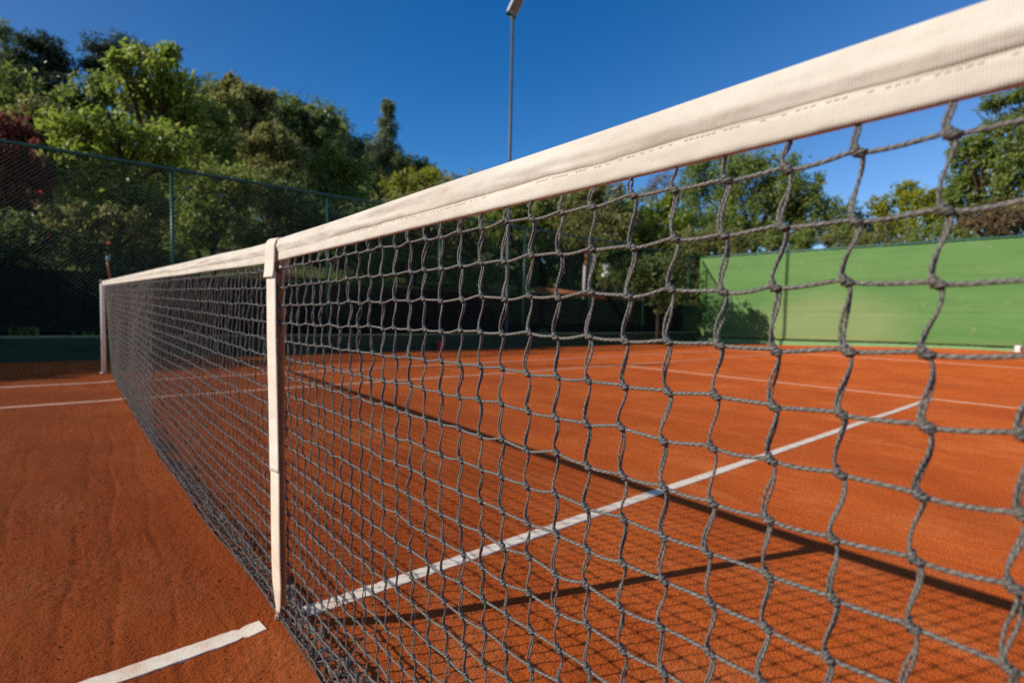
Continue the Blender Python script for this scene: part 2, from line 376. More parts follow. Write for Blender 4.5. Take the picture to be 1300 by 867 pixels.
# loose crumbs of clay
def crumbs(n, fx, fy, smin, smax):
    V = []; F = []
    oct_ = np.array([(1, 0, 0), (-1, 0, 0), (0, 1, 0), (0, -1, 0), (0, 0, 1), (0, 0, -1)], float)
    of = np.array([(0, 2, 4), (2, 1, 4), (1, 3, 4), (3, 0, 4), (2, 0, 5), (1, 2, 5), (3, 1, 5), (0, 3, 5)])
    for i in range(n):
        x, y = fx(), fy(); s = smin + (smax-smin)*random.random()**5
        v = oct_*s*rng.uniform(.6, 1.2, (6, 3)); a = random.random()*6.28
        v = v @ np.array([[math.cos(a), -math.sin(a), 0], [math.sin(a), math.cos(a), 0], [0, 0, .75]])
        zz = .003*float(np.exp(-((x-.03)/.07)**2)*2) 
        V.append(v + (x, y, zz + s*.3)); F.append(of + 6*i)
    return np.vstack(V), np.vstack(F)
V1, F1 = crumbs(12000, lambda: random.uniform(-1.5, 1.6), lambda: -1.3 + 4.6*random.random()**1.6, .0005, .0034)
V2, F2 = crumbs(2500, lambda: random.gauss(.04, .08), lambda: random.uniform(-1.3, 3.0), .0006, .0042)
_q = [0.0]
def _sy(): _q[0] = random.uniform(-.5, 2.4); return _q[0]
V3, F3 = crumbs(2600, lambda: random.choice((-.395, -.395, -.545, -.32)) + .055*_sy() + random.gauss(0, .016), lambda: _q[0], .0006, .0042)
V = np.vstack((V1, V2, V3)); F = np.vstack((F1, F2+len(V1), F3+len(V1)+len(V2)))
tag(quadmesh('clay_crumbs', V, F, CLAY, smooth=False), 'loose crumbs of orange clay on the court', None, None, 'stuff')

# ------------------------------------------------------------------ tennis net
def ztop(y):
    y = np.asarray(y, float); return .9235 + np.where(y < 0, .0115, .0188)*(np.sqrt(y**2 + .03**2) - .03)
BAND_H = .0462
PY, PZ, NR = .043, .0403, 29
xb_y = np.array([-7, -1.5, -.3, 0, .4, .8, 2, 4, 5.8, 6.4]); xb_x = np.array([.02, .03, .028, .030, .024, .012, .000, .015, .05, .055])
def xbot(y): return np.interp(y, xb_y, xb_x)
YEND = 6.30
cols = np.arange(-int((YEND+.12)/PY), int((YEND-.12)/PY)) ; yc = -.121 + (cols+0)*PY     # first column right of the strap sits at y = -.121
yc = yc[(yc > -YEND) & (yc < YEND)]
NC = len(yc)
K = np.zeros((NC, NR, 3))
nz = rng.normal(0, 1, (NC, NR, 3))
for c in range(NC):
    y = yc[c]; zb = float(ztop(y)) - BAND_H + .002; hang = zb - .014
    s = np.r_[0, .019 + PZ*np.arange(NR-1)]
    h = s <= hang
    z = zb - s; tz = s/zb
    xb = float(xbot(y))
    far = min(1, max(0, (abs(y-.2)-.3)/2))
    x = xb*np.clip(tz, 0, 1) + (.0035*np.sin(y*5.1+z*4) + .012*far*np.sin(y*1.9+1))*np.sin(np.clip(tz, 0, 1)*math.pi)
    yy = np.full(NR, y)
    yy = yy + (.0045*np.sin(y*2.3+z*6) + .005*np.sin(y*9.1)*tz)*np.sin(np.clip(tz, 0, 1)*math.pi*.9)
    ex = np.where(h, 0, s-hang); et = ex.max() + 1e-6
    q = ex/et
    x = np.where(h, x, xb + .034*np.abs(np.sin(q*math.pi*2.5))*(1+.5*math.sin(y*13)) + .022*np.sin(q*math.pi) - .012*q + nz[:, :, 0][c]*.010*np.sin(q*math.pi))
    z = np.where(h, z, (.014*(1-q)**1.5 + .007) + .016*np.abs(nz[c, :, 1])*np.sin(q*math.pi))
    yy = np.where(h, yy, yy + nz[c, :, 2]*.011*np.sin(q*math.pi))
    K[c] = np.c_[x, yy, z]
    amp = np.where(h & (s > 0), 1, 0)[:, None]
    K[c] += amp*rng.normal(0, .0011, (NR, 3))
    K[c, :, 2] += np.where(h, .0016*math.sin(y*31+c*2.1)*np.cos(np.arange(NR)*.9), 0)

def tubes(P, rad, sides, lobes=0, turns=None, phase=None):
    """P: (N,R,3) paths, rad: (N,R); returns quads. lobes give the twisted-twine relief"""
    N, Rn, _ = P.shape
    T = np.gradient(P, axis=1); T /= np.linalg.norm(T, axis=2, keepdims=True) + 1e-12
    ref = np.where(np.abs(T[..., 0:1]) > .85, np.array([.3, .2, .93]), np.array([1.0, .02, .03]))
    B = np.cross(T, ref); B /= np.linalg.norm(B, axis=2, keepdims=True) + 1e-12
    Nn = np.cross(B, T)
    a = np.arange(sides)*2*math.pi/sides
    rr = np.broadcast_to(rad[..., None], (N, Rn, sides)).copy()
    if lobes:
        s = np.linspace(0, 1, Rn)[None, :, None]
        rr *= .90 + .23*np.abs(np.cos(.5*(lobes*a[None, None, :] - 2*math.pi*turns*(s + .03*np.sin(9*s+phase[:, None, None]*3)) + phase[:, None, None])))**.8
    global TW
    TW = np.clip((rr/rad[..., None] - .90)/.23, 0, 1).ravel() if lobes else np.full(rr.size, .55)
    V = P[:, :, None, :] + rr[..., None]*(np.cos(a)[None, None, :, None]*B[:, :, None, :] + np.sin(a)[None, None, :, None]*Nn[:, :, None, :])
    idx = np.arange(N*Rn*sides).reshape(N, Rn, sides); nxt = np.roll(idx, -1, axis=2)
    F = np.stack([idx[:, :-1], nxt[:, :-1], nxt[:, 1:], idx[:, 1:]], -1).reshape(-1, 4)
    return V.reshape(-1, 3), F
def bez(p0, p1, p2, p3, n):
    t = np.linspace(0, 1, n)[None, :, None]
    return ((1-t)**3)*p0[:, None] + 3*((1-t)**2)*t*p1[:, None] + 3*(1-t)*t*t*p2[:, None] + t**3*p3[:, None]
def perp(P):
    T = np.gradient(P, axis=1); T /= np.linalg.norm(T, axis=2, keepdims=True) + 1e-12
    ref = np.where(np.abs(T[..., 0:1]) > .85, np.array([.3, .2, .93]), np.array([1.0, .02, .03]))
    B = np.cross(T, ref); B /= np.linalg.norm(B, axis=2, keepdims=True) + 1e-12
    return B, np.cross(B, T)
NV = []; NF = []; NT = []; nvo = 0
def acc(V, F):
    global nvo
    NT.append(TW if TW is not None and len(TW) == len(V) else np.full(len(V), .55)); NV.append(V.astype(np.float32)); NF.append(F.astype(np.int32) + nvo); nvo += len(V)
tier = np.where((yc > -1.75) & (yc < .12), 2, np.where((yc > -2.2) & (yc < 2.0), 1, 0))
ymask = yc
for tr, (sd_, rg, lob) in {2: (12, 30, 2), 1: (6, 8, 0), 0: (4, 5, 0)}.items():
    ci = np.where(tier == tr)[0]
    # verticals, knots r -> r+1
    A = K[ci, :-1].reshape(-1, 3); Bp = K[ci, 1:].reshape(-1, 3); n = len(A)
    rowid = np.tile(np.arange(NR-1), len(ci)); loose = K[ci, :-1, 2].reshape(-1) < .05
    d = Bp - A; ln = np.linalg.norm(d, axis=1, keepdims=True)
    off = np.where(loose[:, None], 0, 1)*np.array([0.0008, -.0026, -.0026])
    st = A + np.where((rowid == 0)[:, None], 0, off) + np.where((rowid == 0)[:, None], rng.normal(0, .0015, (n, 3))*[0, 1, 0], 0)
    en = Bp - off*np.array([1, .9, 1.0])
    bow = rng.normal(0, .0011, (n, 3))*[1, 1, 0]*(~loose[:, None] + .6)
    mid1 = st + d*.36 + off*[.5, .25, 0] + bow; mid2 = en - d*.36 - off*[.5, .25, 0] + bow*.6
    P = bez(st, mid1, mid2, en, rg)
    if tr == 0:
        V, F = tubes(P, np.full(P.shape[:2], .0019), sd_); acc(V, F)
    else:
        B_, N_ = perp(P); t = np.linspace(0, 1, rg)[None, :]
        ph = rng.uniform(0, 6.28, n)[:, None]; tw = rng.uniform(.2, 2.2, n)[:, None]*rng.choice([-1, 1], n)[:, None]
        spread = .00098 + (np.abs(rng.normal(0, .00035, n)) + (rng.random(n) < .2)*.0010)[:, None]*np.sin(t*math.pi)**2
        for sg in (0, math.pi):
            an = ph + tw*t + sg
            Q = P + spread[..., None]*(np.cos(an)[..., None]*B_ + np.sin(an)[..., None]*N_)
            V, F = tubes(Q, np.full(Q.shape[:2], .00096), sd_, lob, 7.0*(1 if sg else 1.1), rng.uniform(0, 6.28, n)); acc(V, F)
    # horizontals, column c -> c+1 (rows 1..)
    cn = ci[ci < NC-1]
    A = K[cn+1, 1:].reshape(-1, 3); Bp = K[cn, 1:].reshape(-1, 3); n = len(A)
    d = Bp - A
    st = A + np.array([.0008, -.002, -.0012]); en = Bp + np.array([-.0004, .002, .0006])
    sag = np.zeros((n, 3)); sag[:, 2] = -np.abs(rng.normal(.0008, .0010, n)); sag[:, 0] = rng.normal(0, .0008, n)
    P = bez(st, st + d*.33 + sag + [0, 0, .0005], en - d*.33 + sag, en, rg)
    V, F = tubes(P, np.full(P.shape[:2], (.00140 if tr == 2 else .00150) if tr else .0019), sd_, 2 if lob else 0, 7.0, rng.uniform(0, 6.28, n)); acc(V, F)
    # knots
    kk = K[ci, 1:].reshape(-1, 3); n = len(kk)
    nu, nv_ = {2: (14, 10), 1: (7, 5), 0: (5, 4)}[tr]
    th = np.linspace(0, 2*math.pi, nu, endpoint=False); phv = np.linspace(.05, math.pi-.05, nv_)
    def blob(cen, ax, ridge, kx, ky):
        p0 = rng.uniform(0, 6.28, len(cen))[:, None, None]
        r = 1 + ridge*np.cos(kx*th[None, None, :] + ky*phv[None, :, None] + p0)
        sc = rng.uniform(.85, 1.15, (len(cen), 1, 1, 3))
        dirs = np.stack([np.sin(phv)[:, None]*np.cos(th)[None], np.sin(phv)[:, None]*np.sin(th)[None], np.cos(phv)[:, None]*np.ones(nu)[None]], -1)
        V = cen[:, None, None, :] + r[..., None]*dirs[None]*np.array(ax)*sc
        idx = np.arange(len(cen)*nv_*nu).reshape(len(cen), nv_, nu); nx_ = np.roll(idx, -1, axis=2)
        F = np.stack([idx[:, :-1], idx[:, 1:], nx_[:, 1:], nx_[:, :-1]], -1).reshape(-1, 4)
        global TW
        TW = np.clip(np.broadcast_to((r - 1)/max(ridge, .01)*.5 + .5, V.shape[:3]), 0, 1).ravel() if tr == 2 else None
        acc(V.reshape(-1, 3), F)
    if tr == 2:
        blob(kk + np.array([0, .0016, .0010]), (.0031, .0025, .0040), .20, 1, 7)
        blob(kk + np.array([-.0003, -.0016, -.0012]), (.0033, .0038, .0028), .20, 2, 5)
        blob(kk + np.array([-.0012, .0002, .0002]), (.0028, .0021, .0028), .24, 2, 4)
    elif tr == 1:
        blob(kk, (.0033, .0042, .0036), .12, 2, 3)
    else:
        blob(kk, (.0029, .0036, .0033), 0, 1, 1)
net = empty('tennis_net', (0, 0, 0))
tag(net, 'dark grey tennis net with white headband running across the clay court', 'tennis net')
netting = quadmesh('netting', np.vstack(NV), np.vstack(NF), TWINE, net)
_a = netting.data.attributes.new('twist', 'FLOAT', 'POINT'); _a.data.foreach_set('value', np.concatenate(NT).astype(np.float32))
# bottom border cord
bp = np.array([[float(xbot(y)) - .003 + .004*math.sin(y*6), y, .009 + .005*abs(math.sin(y*9.7))] for y in np.arange(-6.28, 6.30, .02)])
MB().tube(bp, .0021, 8).build('bottom_cord', TWINE, net)
# loose fibres sticking out of the twine near the lens
ff = MB()
sel = np.argwhere((tier[:, None] == 2) & (np.arange(NR)[None] > 0) & (np.arange(NR)[None] < 20))
for q in range(1500):
    c, r = sel[rng.integers(len(sel))]
    nb = K[c, r+1] if random.random() < .5 else K[min(c+1, NC-1), r]
    p = K[c, r] + (nb-K[c, r])*random.random() + rng.normal(0, .0008, 3)
    dvec = rng.normal(0, 1, 3); dvec /= np.linalg.norm(dvec)
    ff.tube([p, p+dvec*.0018, p+dvec*.0034+rng.normal(0, .0006, 3)], [.00009, .00008, .00004], 3, caps=False)
ff.build('frayed_fibre', TWINE, netting)

# headband: canvas folded over the cable, bulging above a wavy seam
ysb = np.r_[np.arange(-6.34, -1.7, .02), np.arange(-1.7, .7, .004), np.arange(.7, 6.345, .02)]
NPF = 30
def hseam(y): return .0175 + .0026*mn.noise((y*4.2, 1.3, 0)) + .0022*mn.noise((y*13, 4, 0)) + .0006*mn.noise((y*40, 9, 0))
prof = []
V = []
for y in ysb:
    zt = float(ztop(y)); zb = zt - BAND_H; H = BAND_H + .0012*mn.noise((y*3, 8.8, 1))
    hsm = hseam(y)
    amp = .0056*(1 + .42*mn.noise((y*3.1, .7, 2)) + .18*mn.noise((y*11, .2, 5)))
    zo = .0010*mn.noise((y*2.7, 5.5, 1))
    sdl = []
    def wfront(h):
        if h <= hsm:
            return .0042 - .0010*math.exp(-((h-hsm)/.0016)**2) + .0005*mn.noise((y*30, h*120, 3)) - .0012*max(0, 1-h/.002)
        t = (h-hsm)/(H-hsm)
        return .0030 + amp*(t**.42)*max(0, 1-t)**.52*1.75 + (1-t)*.0011*mn.noise((y*16, h*70, 2)) + .0042*mn.noise((y*5, h*85, 6))*math.sin(t*math.pi) + .0009*mn.noise((y*30, h*190, 2))*math.sin(t*math.pi)
    hsl = np.r_[np.linspace(0, hsm-.0012, 7), hsm-.0004, hsm+.0003, hsm + (H-hsm)*(1-np.cos(np.linspace(.12, math.pi, 20)))/2]
    fr = [(-wfront(h), y, zb+h+zo) for h in hsl]
    bk = [(wfront(h)*.9, y, zb+h+zo) for h in hsl[::-1]]
    prof = fr + bk
    V += prof
npf = len(prof); ny = len(ysb); idx = np.arange(ny*npf).reshape(ny, npf); nxp = np.roll(idx, -1, axis=1)
F = np.stack([idx[:-1], nxp[:-1], nxp[1:], idx[1:]], -1).reshape(-1, 4)
band = quadmesh('headband', np.array(V), F, CANVAS, net)
# stitching along the lower hem
sv = []; sf = []
sy = np.arange(-1.7, 1.2, .0046); st_p = []
for row, off_h in ((0, -.0022),):
    for y in sy:
        zb = float(ztop(y)) - BAND_H; h = hseam(y) + off_h + .0010*mn.noise((y*7, row, 2)) 
        x = -.0043 - .00006
        if random.random() < .4 or mn.noise((y*6, row*3, 8)) > .25: continue
        st_p.append([(x+.0003, y-.0017, zb+h+.0003), (x-.00018, y, zb+h), (x+.0003, y+.0017, zb+h-.0003)])
Pst = np.array(st_p); Vs, Fs = tubes(Pst, np.full(Pst.shape[:2], .00026), 5)
quadmesh('stitching', Vs, Fs, mottled('seam_thread', (.60, .50, .40), (.72, .64, .53), 300, .8), band)

# ------------------------------------------------------------------ centre strap
def ribbon(mb, path, width, ang, thick=.0016, taper=None, curl=0):
    path = np.array(path, float); n = len(path)
    t = np.gradient(path, axis=0); t /= np.linalg.norm(t, axis=1)[:, None]
    V = []
    for i in range(n):
        a = ang[i] if hasattr(ang, '__len__') else ang
        wd = (width if taper is None else width*taper[i])
        wv = np.array([math.sin(a), -math.cos(a), 0]); nn = np.cross(wv, t[i]); nn /= np.linalg.norm(nn)
        for q in np.linspace(-.5, .5, 7):
            V.append(path[i] + wv*wd*q + nn*(thick/2 + curl*(1-4*q*q)))
        for q in np.linspace(.5, -.5, 7):
            V.append(path[i] + wv*wd*q + nn*(-thick/2 + curl*(1-4*q*q)))
    k = 14
    f = [(i*k+j, i*k+(j+1) % k, (i+1)*k+(j+1) % k, (i+1)*k+j) for i in range(n-1) for j in range(k)]
    f += [tuple(range(k))[::-1], tuple((n-1)*k+j for j in range(k))]
    mb.add(V, f); return mb
def smoothpath(pts, n):
    pts = np.array(pts, float); d = np.r_[0, np.cumsum(np.linalg.norm(np.diff(pts, axis=0), axis=1))]
    t = np.linspace(0, d[-1], n); P = np.c_[[np.interp(t, d, pts[:, k]) for k in range(3)]].T
    for _ in range(3): P[1:-1] = (P[:-2] + 2*P[1:-1] + P[2:])/4
    return P
SY = -.079
strap = empty('centre_strap', (.01, SY, 0))
tag(strap, 'white webbing strap holding the middle of the net down to the clay', 'net strap')
zt0 = .9235 + .0018
ribbon(MB(), smoothpath([(-.0185, SY+.001, zt0-.084), (-.0165, SY, zt0-.070), (-.0150, SY, zt0-.040), (-.0145, SY, zt0-.012), (-.009, SY, zt0+.001), (0, SY, zt0+.0045),
        (.010, SY, zt0+.001), (.0150, SY, zt0-.012), (.0155, SY, zt0-.04), (.016, SY, zt0-.075)], 50), .045, R(9), .0016).build('strap_loop', STRAP, strap)
ribbon(MB(), smoothpath([(-.0125, SY, .852), (-.012, SY-.001, .70), (-.009, SY, .55), (-.007, SY, .40)], 40), .043, R(8.5), .0016, curl=.0005).build('upper_strap', STRAP, strap)
ribbon(MB(), smoothpath([(-.0058, SY-.001, .404), (-.0055, SY-.001, .30), (-.0035, SY+.002, .19), (.001, SY+.010, .125), (.009, SY+.030, .075), (.018, SY+.060, .036)], 40), .041, R(8.5),
       .0016, taper=list(np.ones(28)) + list(np.linspace(1, .40, 12))).build('lower_strap', STRAPLOW, strap)
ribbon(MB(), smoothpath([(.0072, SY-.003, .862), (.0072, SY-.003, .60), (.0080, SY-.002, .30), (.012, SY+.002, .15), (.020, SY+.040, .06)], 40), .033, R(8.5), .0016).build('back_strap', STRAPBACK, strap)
bx0, by0 = .020, -.004
b = MB(); b.tube([(bx0, by0-.014, .032), (bx0, by0+.014, .032)], .0024, 8); b.tube([(bx0, by0-.013, .032), (bx0+.004, by0, .012), (bx0, by0+.013, .032)], .0019, 8)
b.tube([(bx0-.005, by0, .014), (bx0+.003, by0+.004, .004), (bx0+.008, by0+.010, .014)], .0020, 8)
b.build('buckle', STEEL, strap)
MB().lathe([(.004, -.02), (.007, .004), (.006, .012), (.003, .016)], (.025, .013, 0), 12).build('ground_anchor', STEEL, strap)

# ------------------------------------------------------------------ far net post
p = empty('net_post', (.0, 6.385, 0)); tag(p, 'slim pale net post at the far end of the net', 'net post')
MB().lathe([(.021, -.03), (.021, 1.045), (.020, 1.052), (.0, 1.053)], (0, 6.385, 0), 20).build('pole', CREAM, p)
MB().lathe([(.036, -.02), (.036, .012), (.024, .018)], (0, 6.385, 0), 20).build('ground_sleeve', STEEL, p)
MB().lathe([(.023, 1.02), (.023, 1.055), (.014, 1.060), (.0, 1.061)], (0, 6.385, 0), 16).build('post_cap', GREY_METAL, p)
b = MB(); b.tube([(0, 6.35, 1.0), (0, 6.32, 1.0)], .006); b.build('cable_hook', STEEL, p)

# ------------------------------------------------------------------ boundary: low wall, chain link fence, retaining wall, green wall
FY = 8.38; XW = 16.05
def wall_x(y): return 15.75 + (8.3-y)*.055
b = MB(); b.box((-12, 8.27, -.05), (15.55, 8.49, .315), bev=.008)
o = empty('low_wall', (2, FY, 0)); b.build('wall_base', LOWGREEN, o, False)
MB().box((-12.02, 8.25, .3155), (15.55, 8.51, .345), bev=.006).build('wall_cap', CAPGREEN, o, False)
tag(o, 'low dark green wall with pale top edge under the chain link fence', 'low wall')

fence = empty('chain_link_fence', (2, FY, .345)); tag(fence, 'tall green chain link fence along the far side of the court', 'fence')
FT = 2.845
b = MB(); b.tube([(x, FY, FT) for x in np.linspace(-12, 15.5, 12)], .026, 10); b.build('top_rail', GREEN_METAL, fence)
MB().tube([(x, FY+.012, 1.42) for x in np.linspace(-12, 15.5, 12)], .0025, 5).build('tension_wire', WIRE, fence)
MB().tube([(x, FY+.012, .40) for x in np.linspace(-12, 15.5, 12)], .0025, 5).build('tension_wire', WIRE, fence)
for i in range(-5, 7):
    x = .94 + 2.355*i
    MB().lathe([(.024, .34), (.024, FT), (.0, FT+.001)], (x, FY, 0), 12).build('post', GREEN_METAL, fence)
P = []
pit = .056; Hh = FT-.40
for k in range(int((27.5+Hh)/pit)):
    for sg in (1, -1):
        x0 = -12 + k*pit - (Hh if sg > 0 else 0)
        x1 = x0 + Hh
        za, zb_ = (.40, FT) if sg > 0 else (FT, .40)
        ta = max(0, (-12-x0)/Hh); tb = min(1, (15.5-x0)/Hh)
        if tb <= ta: continue
        y = FY + .012 + .0016*sg
        P.append([(x0+Hh*t, y, za+(zb_-za)*t) for t in (ta, (ta+tb)/2, tb)])
P = np.array(P); V, F = tubes(P, np.full(P.shape[:2], .0021), 4)
quadmesh('wire_mesh', V, F, WIRE, fence)

b = MB(); rw = random.Random(3)
for row in range(7):
    x = -13 + rw.random()*.3
    while x < 15.6:
        L = rw.uniform(.25, .55); zz = -.02 + row*.185
        b.box((x, 8.86 + rw.uniform(-.015, .015), zz), (min(x+L-.012, 15.62), 9.03, zz+.178), bev=.012); x += L
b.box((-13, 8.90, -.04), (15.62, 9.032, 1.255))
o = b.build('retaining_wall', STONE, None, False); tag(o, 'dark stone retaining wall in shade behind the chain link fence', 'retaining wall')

gw = empty('green_wall', (16.1, 3, 0)); tag(gw, 'tall bright green wall closing the end of the court', 'wall')
V = []; yy = np.linspace(8.36, -9, 60); zz = np.linspace(.205, 2.80, 64)
for sgn in (0, 1):
    for z in zz:
        for y in yy:
            V.append((wall_x(y) + .05*sgn + (.012*mn.noise((y*.8, z*1.3, 2)) + .006*mn.noise((y*3, z*.6, 8)) + .010*(math.exp(-((z-.98)/.03)**2) + math.exp(-((z-1.88)/.03)**2)) if not sgn else 0), y, z + .1*float(sstep(8.2, 1, y))*(1-(z-.13)/2.67)))
Fg = gridfaces(60, 64); F = np.vstack((Fg[:, ::-1], Fg + 60*64))
ring = [i for i in range(60)] + [r*60+59 for r in range(1, 64)] + [63*60+i for i in range(58, -1, -1)] + [r*60 for r in range(62, 0, -1)]
F = np.vstack((F, [(ring[i], ring[(i+1) % len(ring)], ring[(i+1) % len(ring)]+3840, ring[i]+3840) for i in range(len(ring))]))
quadmesh('wall_panel', np.array(V), F, SCREEN, gw)
MB().tube([(wall_x(y)-.01, y, 2.835) for y in yy], .030, 10).build('top_rail', GREEN_METAL, gw)
for y in (8.2, 5.9, 3.6, 1.3, -1.0, -3.3):
    MB().lathe([(.028, 0), (.028, 2.82), (0, 2.83)], (wall_x(y)+.085, y, 0), 10).build('post', GREEN_METAL, gw)
kb = MB()
for a, b_ in zip(yy[:-1], yy[1:]):
    za, zb_ = .135 + .11*float(sstep(8.2, 1, a)), .135 + .11*float(sstep(8.2, 1, b_))
    kb.add([(wall_x(a)-.09, a, -.05), (wall_x(b_)-.09, b_, -.05), (wall_x(b_)-.09, b_, zb_+.02), (wall_x(a)-.09, a, za+.02), (wall_x(a)+.02, a, za+.02), (wall_x(b_)+.02, b_, zb_+.02)],
           [(0, 3, 2, 1), (3, 4, 5, 2)])
kb.build('kerb', KERBGREEN, gw, False)

# ------------------------------------------------------------------ floodlight poles
def floodlight(x, y, z0):
    o = empty('floodlight_pole', (x, y, z0))
    MB().lathe([(.085, z0-.1), (.085, z0+.02), (.044, z0+.04), (.040, 4), (.037, 7.80), (0, 7.81)], (x, y, 0), 14).build('pole', GREY_METAL, o)
    h = empty('lamp_head', (x, y, 7.86)); h.parent = o; h.matrix_parent_inverse = Matrix.Translation(-Vector(o.location))
    ax = np.array([RT[0], RT[1], 0]); ax /= np.linalg.norm(ax); bk = np.array([-ax[1], ax[0], 0])
    # a box shaped lantern tilted down towards the court
    A = ax*.41 + np.array([0, 0, .91]); Bv = ax*.91 - np.array([0, 0, .41]); W_ = (Bv*.88 + bk*.47)*.80; Nv = (-bk*.88 + Bv*.47)*.80
    def pt(a, b, c): return np.array([x, y, 7.80]) - ax*.035 + A*a + W_*b + Nv*c
    def bx(a0, a1, b0, b1, c0, c1):
        m = MB(); v = [pt(a, b, c) for c in (c0, c1) for b in (b0, b1) for a in (a0, a1)]
        m.add(v, [(0, 2, 3, 1), (4, 5, 7, 6), (0, 1, 5, 4), (2, 6, 7, 3), (0, 4, 6, 2), (1, 3, 7, 5)]); return m
    bx(.035, .66, -.15, .15, -.11, .04).build('housing', LAMPWHITE, h, False)
    bx(.055, .64, -.13, .13, .041, .05).build('lens', LAMPBROWN, h, False)
    bx(-.015, .033, -.155, .155, -.11, .045).build('trim', LAMPTRIM, h, False)
    MB().tube([(x, y, 7.70), tuple(pt(-.01, 0, -.04))], .035, 8).build('bracket', GREY_METAL, h)
    return o
tag(floodlight(7.76, 8.72, .0), 'tall grey floodlight pole behind the chain link fence with tilted lamp', 'floodlight')
tag(floodlight(-7.55, 9.55, 1.2), 'second floodlight pole beyond the left edge, behind the fence', 'floodlight')

# ------------------------------------------------------------------ small things
o = empty('bucket', (5.55, 8.14, 0)); tag(o, 'small red bucket at the foot of the low green wall', 'bucket')
MB().lathe([(.062, 0), (.064, .004), (.082, .17), (.088, .172), (.088, .185), (.078, .184), (.060, .03)], (5.55, 8.14, 0), 20).build('pail', REDP, o)
MB().tube([(5.55+.085*math.cos(a), 8.14-.03*math.sin(a)-.02, .175-.075*math.sin(a)) for a in np.linspace(0, math.pi, 12)], .004, 6).build('handle', GREY_METAL, o)
cx, cy = 15.55, .31; cz = float(court_z(cx, cy))
o = empty('drum', (cx, cy, cz)); tag(o, 'white drum with red side standing at the foot of the green wall', 'drum')
MB().lathe([(.070, 0), (.075, .006), (.075, .135), (.069, .148), (.04, .15)], (cx, cy, cz), 24).build('drum_body', WHITEP, o)
MB().add([(cx+.0915*math.cos(a), cy+.0915*math.sin(a), cz+z) for z in (.012, .158) for a in np.linspace(R(180), R(285), 14)],
   [(i, i+1, i+15, i+14) for i in range(13)]) if False else None
m = MB(); aa = np.linspace(R(204), R(300), 16)
m.add([(cx+rr*math.cos(a), cy+rr*math.sin(a), cz+z) for rr in (.0755, .0785) for z in (.008, .135) for a in aa],
      [(32+i, 33+i, 49+i, 48+i) for i in range(15)] + [(16+i, 17+i, 49+i, 48+i) for i in range(15)] + [(32+i, 33+i, 1+i, i) for i in range(15)])
m.build('red_label', REDP, o)
MB().lathe([(.072, .0), (.072, .012), (.03, .016)], (cx, cy, cz+.149), 24).build('lid', WHITEP, o)

q = at(139.5, 356, 8.9); px_, py_ = q[0], q[1]
o = empty('standpipe', (px_, py_, 0)); tag(o, 'thin copper standpipe with blue grey cap rising beyond the far net post', 'pipe')
MB().tube([(px_, py_, 0), (px_, py_, .9), (px_+.006, py_, 1.12), (px_-.015, py_, 1.26), (px_-.018, py_, 1.35)], .013, 10).build('pipe', COPPER, o)
MB().lathe([(.016, 0), (.020, .02), (.020, .06), (.010, .07)], (px_-.018, py_, 1.345), 12).build('cap', BLUEP, o)

a = at(688, 366, 15.2); b_ = at(752, 374, 15.2)
m = MB(); m.box((0, -.06, 0), (float(np.hypot(b_[0]-a[0], b_[1]-a[1])) + .5, .06, .14), bev=.012)
o = m.build('timber_edging', TIMBER); o.location = (a[0]-.2, a[1], a[2]-.10); o.rotation_euler = (0, math.atan2(a[2]-b_[2], np.hypot(b_[0]-a[0], b_[1]-a[1])), math.atan2(b_[1]-a[1], b_[0]-a[0]))
tag(o, 'orange brown timber edging board lying on the bank behind the fence', 'edging')

def ornament():
    q = at(770, 352, 16.5); g = float(terr(q[0], q[1])); x, y, z = q
    o = empty('garden_urn', (x, y, g)); tag(o, 'pale garden urn on a white plinth seen through the fence', 'urn')
    MB().box((x-.12, y-.12, g-.05), (x+.12, y+.12, z-.02), bev=.01).build('plinth', STONE, o)
    MB().lathe([(.06, 0), (.14, .03), (.155, .09), (.11, .15), (.05, .17), (.04, .20)], (x, y, z-.02), 20).build('bowl', WHITEP, o)
    MB().lathe([(.04, .18), (.08, .21), (.11, .30), (.12, .40), (.06, .43), (.02, .44)], (x, y, z-.02), 18).build('vase', PLASTER, o)
ornament()

# ------------------------------------------------------------------ trees and plants
SUNV = np.array([sd.x, sd.y, sd.z])
LEAF6 = np.array([(0, 0, 0), (.45, .5, .10), (1, 0, 0), (.45, -.5, .10)])      # folded leaf: four corners around a midrib
def leaves(cen, n_each, spread, L, aspect, tint, up=.35, rngl=rng):
    """cen (m,3), spread (m,3): leaf quads scattered around clump centres"""
    m = len(cen); N = m*n_each
    ci = np.repeat(np.arange(m), n_each)
    off = rngl.normal(0, 1, (N, 3)); off /= np.maximum(1, np.linalg.norm(off, axis=1, keepdims=True)/2.1)
    pos = cen[ci] + off*spread[ci]*.62
    nrm = rngl.normal(0, 1, (N, 3)) + np.array([0, 0, up*1.6]) + off*.5 + SUNV*.9; nrm /= np.linalg.norm(nrm, axis=1, keepdims=True)
    tv = rngl.normal(0, 1, (N, 3)) + [0, 0, -.25]; tv -= nrm*np.sum(tv*nrm, 1, keepdims=True); tv /= np.linalg.norm(tv, axis=1, keepdims=True) + 1e-9
    bv = np.cross(nrm, tv)
    sz = L*rngl.uniform(.6, 1.25, N)
    V = pos[:, None] + sz[:, None, None]*(LEAF6[None, :, 0:1]*tv[:, None] + aspect*LEAF6[None, :, 1:2]*bv[:, None] + LEAF6[None, :, 2:3]*nrm[:, None])
    t = np.clip(tint[ci] + rngl.normal(0, .13, N), 0, 1)
    return V.reshape(-1, 3), np.arange(N*4).reshape(N, 4), t
